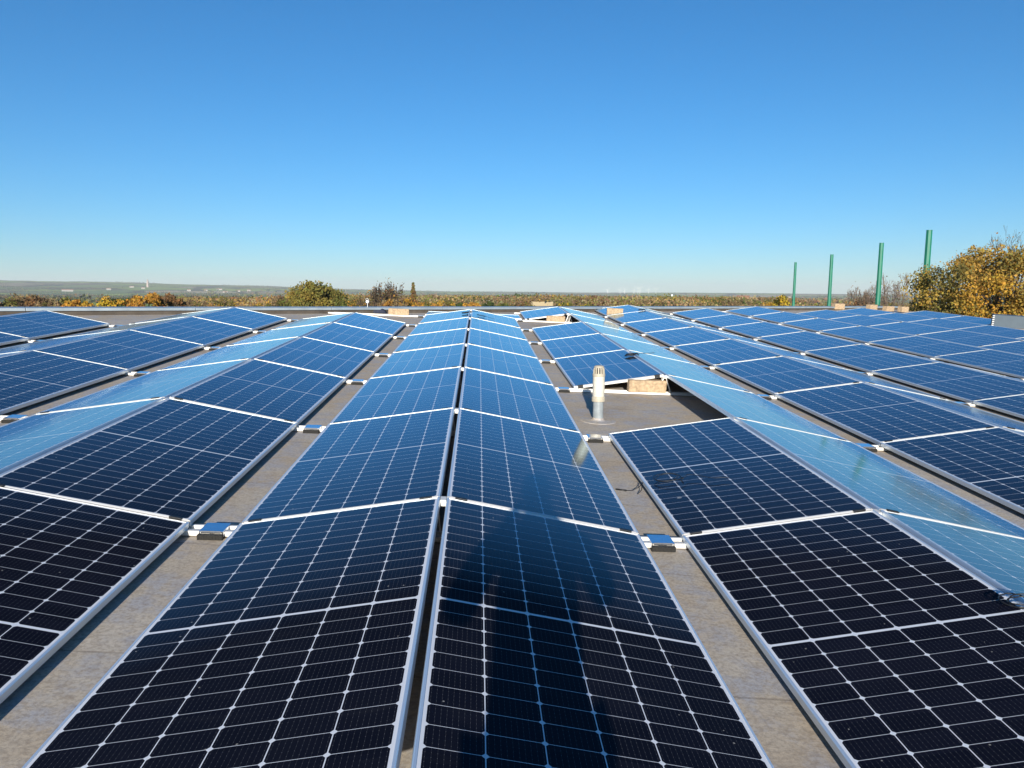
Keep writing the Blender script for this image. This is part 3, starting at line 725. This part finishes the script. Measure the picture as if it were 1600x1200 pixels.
# slim poplar
tree('poplar', 'slim pointed russet poplar standing above the wood left of centre', 'tree', -4.97, 160, EYE + 160 * 14 / 1149, 1.3, [RUST, BROWN, TAN, OLIVE], 150, 50, .34, 1, zlow=-6, seed=16, shape=lambda v, rr: Vector((v.x * max(.06, (1 - v.z) * .62), v.y * max(.06, (1 - v.z) * .62), v.z * 1.15)))
TREES = [  # (label, az, r, top in px below eye level, half width, colours)
 ('brown hedge tree at the left edge of the photo', -32.3, 118, -11, 3.2, [BROWN, TAN, OLIVE]),
 ('second brown hedge tree from the left edge', -31.0, 121, -12, 2.6, [TAN, BROWN, OLIVE]),
 ('third brown hedge tree from the left edge', -29.9, 119, -10.5, 2.7, [BROWN, RUST, TAN]),
 ('tan rounded hedge tree, fourth from the left edge', -28.9, 117, -10.5, 2.9, [TAN, OLIVE, BROWN]),
 ('small orange bush left of the yellow green tree', -27.9, 112, -17, 1.5, [AMBER, GOLD]),
 ('yellow green tree left of the orange tree', -26.3, 108, -12.5, 2.9, [OLIVE, YEL, GREEN, GOLD]),
 ('dark green tree touching the orange tree at its left', -25.0, 110, -14, 2.0, [GREEN, DKG, OLIVE]),
 ('bright orange round tree beyond the roof on the left', -23.6, 109, -6.5, 2.7, [AMBER, GOLD, (.5, .22, .02)]),
 ('dark russet tree just right of the bright orange tree', -22.2, 113, -9, 1.7, [RUST, BROWN]),
 ('pale brown bushy tree behind the left row ends', -20.4, 170, -14, 3.4, [TAN, OLIVE, BROWN]),
 ('ochre tree behind the left row ends', -18.6, 190, -13, 3.4, [TAN, GOLD, OLIVE]),
 ('low ochre tree left of the large round tree', -15.6, 165, -15, 3.6, [GOLD, OLIVE, TAN]),
 ('small tan tree touching the left of the large round tree', -14.7, 150, -12, 2.6, [TAN, BROWN, OLIVE]),
 ('orange brown tree right of the large round tree', -9.6, 160, -14, 3.2, [GOLD, RUST, OLIVE]),
 ('rust coloured bush under the bare dark tree', -6.6, 135, -14, 2.6, [RUST, AMBER, TAN]),
 ('ochre tree at the foot of the poplar', -5.4, 150, -12, 2.6, [OLIVE, GOLD, RUST]),
 ('golden tree right of the poplar', -3.6, 145, -15, 2.9, [GOLD, AMBER, OLIVE]),
 ('second golden tree right of the poplar', -2.4, 150, -16.5, 2.6, [GOLD, TAN, OLIVE]),
 ('small dark green round tree left of the central row end', -1.35, 170, -19, 1.6, [DKG, GREEN]),
 ('bright orange low bush left of the central ridge', -.5, 140, -19.5, 2.0, [AMBER, GOLD]),
 ('green round tree right above the central ridge', .75, 170, -17.5, 2.0, [GREEN, DKG]),
 ('olive tree right of the central ridge', 2.0, 180, -18, 2.6, [GREEN, OLIVE]),
 ('olive green tree left of the yellow building', 3.6, 200, -16.5, 2.8, [OLIVE, GREEN, RUST]),
 ('olive yellow tree right of the yellow building', 6.7, 210, -16.5, 2.6, [OLIVE, YEL, GREEN]),
 ('yellow green tree behind the first right row end', 8.4, 200, -17.5, 2.6, [YEL, OLIVE, GREEN]),
 ('brown tree left of the small yellow bush at right', 19.6, 150, -13, 2.4, [BROWN, TAN]),
]
for i, (lab, az, r, px, hw, cols) in enumerate(TREES):
    tree('autumn_tree', lab, 'tree', az, r, EYE + r * px / 1149 + .4, hw * 1.25, cols, 60, 100, .36, .9, zlow=EYE + r * px / 1149 - hw * 1.9, seed=100 + i, group='autumn trees beyond the roof edge')

# woods and hedgerows spread over the plain: read as one mass
def wood_patch(name, specs, seed):
    rr = random.Random(seed); items = []
    for (a0, a1, r0, r1, n, h, cols, ls) in specs:
        for i in range(n):
            az = rr.uniform(a0, a1); r = r0 + (r1 - r0) * rr.random() ** 1.3; b = pol(az, r); hh = h * rr.uniform(.72, 1.1); wd = hh * rr.uniform(.4, .8)
            col = vary(rr, tuple(1.2 * q for q in rr.choice(cols)), .45); nl = 210 if r < 300 else (120 if r < 600 else (50 if r < 1300 else 20))  # haze paleness put into the leaf colour: every wood tone lifted
            for k in range(nl):
                v = Vector((rr.uniform(-1, 1), rr.uniform(-1, 1), rr.uniform(-1, 1)))
                if v.length > 1: v = v.normalized() * rr.uniform(.75, 1)
                if v.z > .55: v.z = .55 + (v.z - .55) * .5
                items.append((b + Vector((v.x * wd, v.y * wd, hh * .58 + v.z * hh * .52)), ls * max(.5, min(r * .0032, hh * .36)), vary(rr, col, .13), rr))
    o = leaf_mesh(name, items); o['kind'] = 'stuff'; return o
OCH = (.27, .175, .045)
MIXC = [TAN, OLIVE, BROWN, TAN, GREEN, TAN, OCH, OLIVE, BROWN, (.19, .16, .075), RUST]
wood_patch('woodland', [
    (-37, -22, 150, 240, 150, 9.3, [TAN, BROWN, OLIVE, TAN], 1), (-22, -14, 200, 620, 260, 11, [TAN, BROWN, OLIVE, RUST, OCH], 1), (-15, 3, 190, 520, 420, 12, MIXC, 1),
    (-12, 3, 500, 1300, 420, 13, MIXC, 1), (3, 22, 230, 620, 480, 12.5, MIXC + [TAN, BROWN], 1), (3, 24, 600, 1400, 700, 14, MIXC + [TAN, TAN], 1),
    (2.5, 4.9, 640, 720, 60, 15, [DKG, DKG, GREEN], 1), (22, 40, 160, 420, 260, 10.5, [TAN, BROWN, OLIVE], 1),
    (-14, 28, 1400, 3200, 900, 14, MIXC, 1.3), (-20, 30, 3200, 6000, 500, 14, [DKG, BROWN, OLIVE], 1.5)], 5)
# hedgerow lines among the fields on the left
rr = random.Random(9); items = []
for i in range(80):
    r = 1400 * (1.024 ** i); a0 = rr.uniform(-40, 0); ln = rr.uniform(2, 9); sl = rr.uniform(-.05, .05)
    for k in range(int(ln * 12)):
        az = a0 + k / 12.0; b = pol(az, r * (1 + sl * k / 12.0)); hh = rr.uniform(5, 13)
        for q in range(7):
            v = Vector((rr.gauss(0, .5), rr.gauss(0, .5), rr.gauss(0, .4)))
            items.append((b + Vector((v.x * hh * .8, v.y * hh * .5, hh * .45 + v.z * hh * .5)), hh * .5, vary(rr, rr.choice([DKG, OLIVE, DKG, BROWN])), rr))
o = leaf_mesh('hedgerows', items); o['kind'] = 'stuff'

# ------------------------------------------------------------------ poles and far buildings
def pole(az, r, ztop, label, rad):
    b0 = pol(az, r); t = thing('green_pole', label, 'pole', Matrix.Translation(b0), 'tall green steel poles beyond the roof edge')
    h = ztop - b0.z; b = MB(); b.lathe([(rad * 1.25, -.2), (rad * 1.1, h * .5), (rad * .95, h)], 8); b.build('shaft', M_green, t)
    b = MB(); b.lathe([(rad * .96, h + .001), (rad * 1.0, h + .002), (rad * 1.0, h + .03), (.001, h + .035)], 8); b.build('end_cap', M_green, t)
    b = MB(); b.box(-.3, .3, -.3, .3, -.05, .06); b.build('base_plate', M_rail, t)

pole(23.47, 150, ez(150, 45.6), 'shortest looking green pole, leftmost of four', .25)
pole(25.86, 118, ez(118, 56), 'green pole second from the left of four', .25)
pole(28.99, 91, ez(91, 70.7), 'green pole third from the left, left of the golden tree', .25)
pole(31.82, 79, ez(79, 86.2), 'tallest looking green pole, rising behind the golden tree', .27)

M_wallw = simple('pale_render', (0.33, 0.31, 0.28), 0.8, 0, 0.06, .4)
M_wally = simple('buff_wall', (0.55, 0.43, 0.24), 0.8, 0, 0.1, .4)
M_tile = simple('clay_tiles', (0.30, 0.15, 0.09), 0.8, 0, 0.2, .6)
M_win = simple('dark_window', (0.03, 0.035, 0.04), 0.2)
def house(az, r, L, D, Hh, label, wall=None, roofm=None, group=None, rot=0.0, name='house', dz=0.0, windows=3):
    b0 = pol(az, r); b0.z += dz
    t = thing(name, label, 'building' if name != 'house' else 'house', Matrix.Translation(b0) @ Matrix.Rotation(R(-az + rot), 4, 'Z'), group)
    b = MB(); b.box(-L / 2, L / 2, -D / 2, D / 2, -1.5, Hh); b.build('wall', wall or M_wallw, t)
    rh = D * .32; b = MB(); o = .3
    b.add([(-L / 2 - o, -D / 2 - o, Hh + .01), (L / 2 + o, -D / 2 - o, Hh + .01), (L / 2 + o, D / 2 + o, Hh + .01), (-L / 2 - o, D / 2 + o, Hh + .01), (-L / 2 - o, 0, Hh + rh), (L / 2 + o, 0, Hh + rh)], [(0, 1, 5, 4), (2, 3, 4, 5), (0, 4, 3), (1, 2, 5), (0, 3, 2, 1)])
    b.build('roof', roofm or M_tile, t)
    for i in range(windows):
        x = -L / 2 + L * (i + .5) / windows; b = MB(); b.box(x - .5, x + .5, -D / 2 - .03, -D / 2 + .05, Hh * .45, Hh * .8); b.build('window', M_win, t)
    return t
def zat(r, px): return EYE + r * px / 1149.0
def house_top(az, r, px, **kw):          # eaves height so far above or below eye level
    return max(3.0, zat(r, px) - pol(az, r).z)
t = house(4.95, 230, 6.2, 4, max(4, zat(230, -20.5) - pol(4.95, 230).z), 'low buff building with dark windows in the trees right of centre', M_wally, M_wally, name='buff_building', windows=6)
house(19.9, 900, 14, 9, house_top(19.9, 900, -6), 'white house among brown woods left of the yellow bush', windows=4)
house(-20.1, 260, 4, 4, house_top(-20.1, 260, -21), 'small pale house with orange roof behind the left row ends', M_wallw, M_tile, rot=20)
house(-18.0, 300, 7, 5, house_top(-18, 300, -21), 'long low house with orange roof left of the large round tree', M_wallw, M_tile, rot=-15)
house(-1.1, 330, 2.6, 4, house_top(-1.1, 330, -17.5), 'small white house left of the central ridge between orange trees', rot=10)
house(-18.0, 700, 5, 6, house_top(-18, 700, -12.5), 'small white house on the left among brown trees', rot=30)
house(9.5, 420, 9, 6, house_top(9.5, 420, -17), 'pale flat house beyond the far end of the first right row', rot=10)
VILL = [(-28.4, 5200, 60), (-26.0, 5600, 26), (-24.6, 6300, 30), (-23.9, 6000, 24), (-21.0, 5600, 24), (-19.9, 5800, 26), (-19.0, 6100, 40), (-18.6, 5200, 30), (-17.7, 5600, 22), (-17.0, 5900, 26), (-10.0, 4200, 50), (-8.9, 4600, 26), (-8.2, 4300, 22), (-4.2, 3300, 18), (-1.6, 3100, 16), (1.2, 3800, 20), (2.6, 4300, 22), (5.8, 5200, 24), (25.6, 4200, 30), (23.1, 5200, 20), (27.0, 3600, 34)]
for i, (a, r, L) in enumerate(VILL):
    house(a, r, L, 12, 9, 'tiny pale building in the distant countryside below the horizon', group='tiny pale buildings scattered over the plain', windows=0, rot=0)
# church tower on the left skyline
b0 = pol(-23.6, 6500); ct = thing('church_tower', 'pale church tower on the left skyline', 'tower', Matrix.Translation(b0))
b = MB(); b.box(-7, 7, -7, 7, -2, 38); b.box(-5, 5, -5, 5, 38, 52); b.build('tower_shaft', simple('pale_stone', (.40, .31, .27), .9), ct)
b = MB(); b.lathe([(6, 52), (.1, 66)], 8); b.build('spire', simple('stone_spire', (.36, .28, .25), .9), ct)
# white mast and round water tower
b0 = pol(.62, 260); mt = thing('white_mast', 'slim white mast above the trees by the central ridge', 'mast', Matrix.Translation(b0))
b = MB(); b.tube([(0, 0, 0), (0, 0, zat(260, -8.5) - b0.z)], [.28, .2], 8); b.build('mast_pole', M_white, mt)
b = MB(); b.box(-1.3, 1.3, -.15, .15, zat(260, -13.3) - b0.z, zat(260, -12.3) - b0.z); b.build('cross_arm', M_white, mt)
b0 = pol(14.75, 2600); wt = thing('water_tower', 'white round water tower on the plain right of centre', 'water tower', Matrix.Translation(b0))
zc = zat(2600, -2.8) - b0.z; b = MB(); b.lathe([(2, 0), (1.6, zc)], 12); b.build('tower_stem', M_white, wt)
b = MB(); b.lathe([(.5, zc - 3.6), (3, zc - 3), (4, zc), (3, zc + 3), (.1, zc + 4)], 16); b.build('tank', M_white, wt, smooth=True)
# wind turbines on the horizon
TB = [(9.9, 0.72), (10.85, .9), (11.2, .85), (11.9, .8), (12.2, 1.15), (12.35, 1.0), (13.0, .95), (13.55, 1.0)]
for i, (a, k) in enumerate(TB):
    r = 7600; b0 = pol(a, r); hub = zat(r, 6.5 * k) - b0.z
    t = thing('wind_turbine', 'thin white wind turbine on the horizon right of centre', 'wind turbine', Matrix.Translation(b0), 'wind turbines in a cluster on the horizon')
    b = MB(); b.tube([(0, 0, 0), (0, 0, hub)], [2.0, 1.2], 8); b.build('tower', M_white, t)
    b = MB(); b.box(-2, 2, -3, 6, hub - 2, hub + 2.2); nac = b.build('nacelle', M_white, t)
    ph = rnd.uniform(0, 2.09)
    for q in range(3):
        an = ph + q * 2.0944; d = Vector((math.sin(an), 0, math.cos(an))); s0 = Vector((0, -4, hub))
        b = MB(); b.tube([s0, s0 + d * 12, s0 + d * 38], [.9, 1.2, .3], 5); b.build('blade', M_white, nac)

# ------------------------------------------------------------------ the photographer, whose shadow falls on the panels
def skin_body(name, nodes, edges, mat, parent=None, root=0, sub=2):
    me = bpy.data.meshes.new(name); me.from_pydata([n[0] for n in nodes], edges, []); me.materials.append(mat)
    o = link(bpy.data.objects.new(name, me)); md = o.modifiers.new('skin', 'SKIN')
    if not me.skin_vertices: me.skin_vertices.new()
    for i, n in enumerate(nodes):
        sv = me.skin_vertices[0].data[i]; sv.radius = n[1] if isinstance(n[1], tuple) else (n[1], n[1]); sv.use_root = (i == root)
    md.use_smooth_shade = True
    s = o.modifiers.new('sub', 'SUBSURF'); s.levels = sub; s.render_levels = sub
    if parent: o.parent = parent
    return o
M_skin = simple('skin', (.55, .33, .24), .6); M_jacket = simple('dark_jacket', (.03, .035, .05), .85, 0, .3, 20); M_trs = simple('dark_trousers', (.035, .035, .04), .9); M_hair = simple('dark_hair', (.03, .02, .015), .7)
ph = thing('person', 'person in dark jacket holding up a phone, seen only as a shadow', 'person', on_roof(.20, -.47, ROOF_Z) @ PLUMB)
J = [((0, -.02, .95), .125), ((0, -.02, 1.12), .13), ((0, -.03, 1.30), (.17, .12)), ((0, -.02, 1.44), (.09, .075)), ((0, 0, 1.52), .055), ((0, .02, 1.60), .075), ((0, .02, 1.70), .085),
     ((-.20, -.03, 1.40), .062), ((-.295, .06, 1.18), .048), ((-.13, .27, 1.40), .036), ((-.085, .33, 1.45), .034),
     ((.20, -.03, 1.40), .062), ((.295, .06, 1.18), .048), ((.13, .27, 1.40), .036), ((.085, .33, 1.45), .034),
     ((-.10, -.02, .88), .095), ((-.12, .01, .48), .062), ((-.13, -.03, .09), .045), ((-.14, .12, .04), .04),
     ((.10, -.02, .88), .095), ((.12, .01, .48), .062), ((.13, -.03, .09), .045), ((.14, .12, .04), .04)]
E = [(0, 1), (1, 2), (2, 3), (3, 4), (4, 5), (5, 6), (3, 7), (7, 8), (8, 9), (9, 10), (3, 11), (11, 12), (12, 13), (13, 14), (0, 15), (15, 16), (16, 17), (17, 18), (0, 19), (19, 20), (20, 21), (21, 22)]
for s, hd in ((-1, 10), (1, 14)):
    for i, (dz, ln) in enumerate(((.035, .07), (.012, .08), (-.012, .075), (-.034, .055))):
        J.append(((s * .075, .355, 1.455 + dz), .0095)); J.append(((s * .055, .385, 1.455 + dz * .9), .0085)); J.append(((s * (.055 - ln * .5), .385, 1.455 + dz * .8), .0075))
        k = len(J); E += [(hd, k - 3), (k - 3, k - 2), (k - 2, k - 1)]
    J.append(((s * .07, .33, 1.49), .011)); J.append(((s * .045, .345, 1.505), .009)); k = len(J); E += [(hd, k - 2), (k - 2, k - 1)]
skin_body('body', J, E, M_skin, ph)
JK = [((0, -.02, .88), (.175, .135)), ((0, -.02, 1.12), (.165, .145)), ((0, -.03, 1.30), (.20, .145)), ((0, -.02, 1.43), (.13, .10)), ((0, -.01, 1.50), .075), ((-.21, -.03, 1.40), .085), ((-.30, .06, 1.17), .072), ((-.145, .25, 1.385), .052), ((.21, -.03, 1.40), .085), ((.30, .06, 1.17), .072), ((.145, .25, 1.385), .052)]
skin_body('jacket', JK, [(0, 1), (1, 2), (2, 3), (3, 4), (3, 5), (5, 6), (6, 7), (3, 8), (8, 9), (9, 10)], M_jacket, ph)
TR = [((0, -.02, .93), .15), ((-.10, -.02, .84), .115), ((-.12, .01, .48), .085), ((-.13, -.02, .12), .07), ((.10, -.02, .84), .115), ((.12, .01, .48), .085), ((.13, -.02, .12), .07)]
skin_body('trousers', TR, [(0, 1), (1, 2), (2, 3), (0, 4), (4, 5), (5, 6)], M_trs, ph)
bm = bmesh.new(); bmesh.ops.create_icosphere(bm, subdivisions=3, radius=.105)
for v in bm.verts: v.co = Vector((v.co.x * .86, v.co.y * 1.0 - .012 - (.03 if v.co.y > 0 and v.co.z < .04 else 0), v.co.z * 1.02 + 1.675))
me = bpy.data.meshes.new('hair'); bm.to_mesh(me); bm.free(); me.materials.append(M_hair); o = link(bpy.data.objects.new('hair', me)); o.parent = ph
pm = on_roof(.18, -.105, 1.392) @ PLUMB
b = MB(); b.box(-.08, .08, -.006, .004, -.04, .04, bev=.003); o = b.build('phone', M_clamp); o.matrix_world = pm
tag(o, 'black phone held sideways in the hands of the person on the roof', 'phone')

bpy.context.view_layer.update()
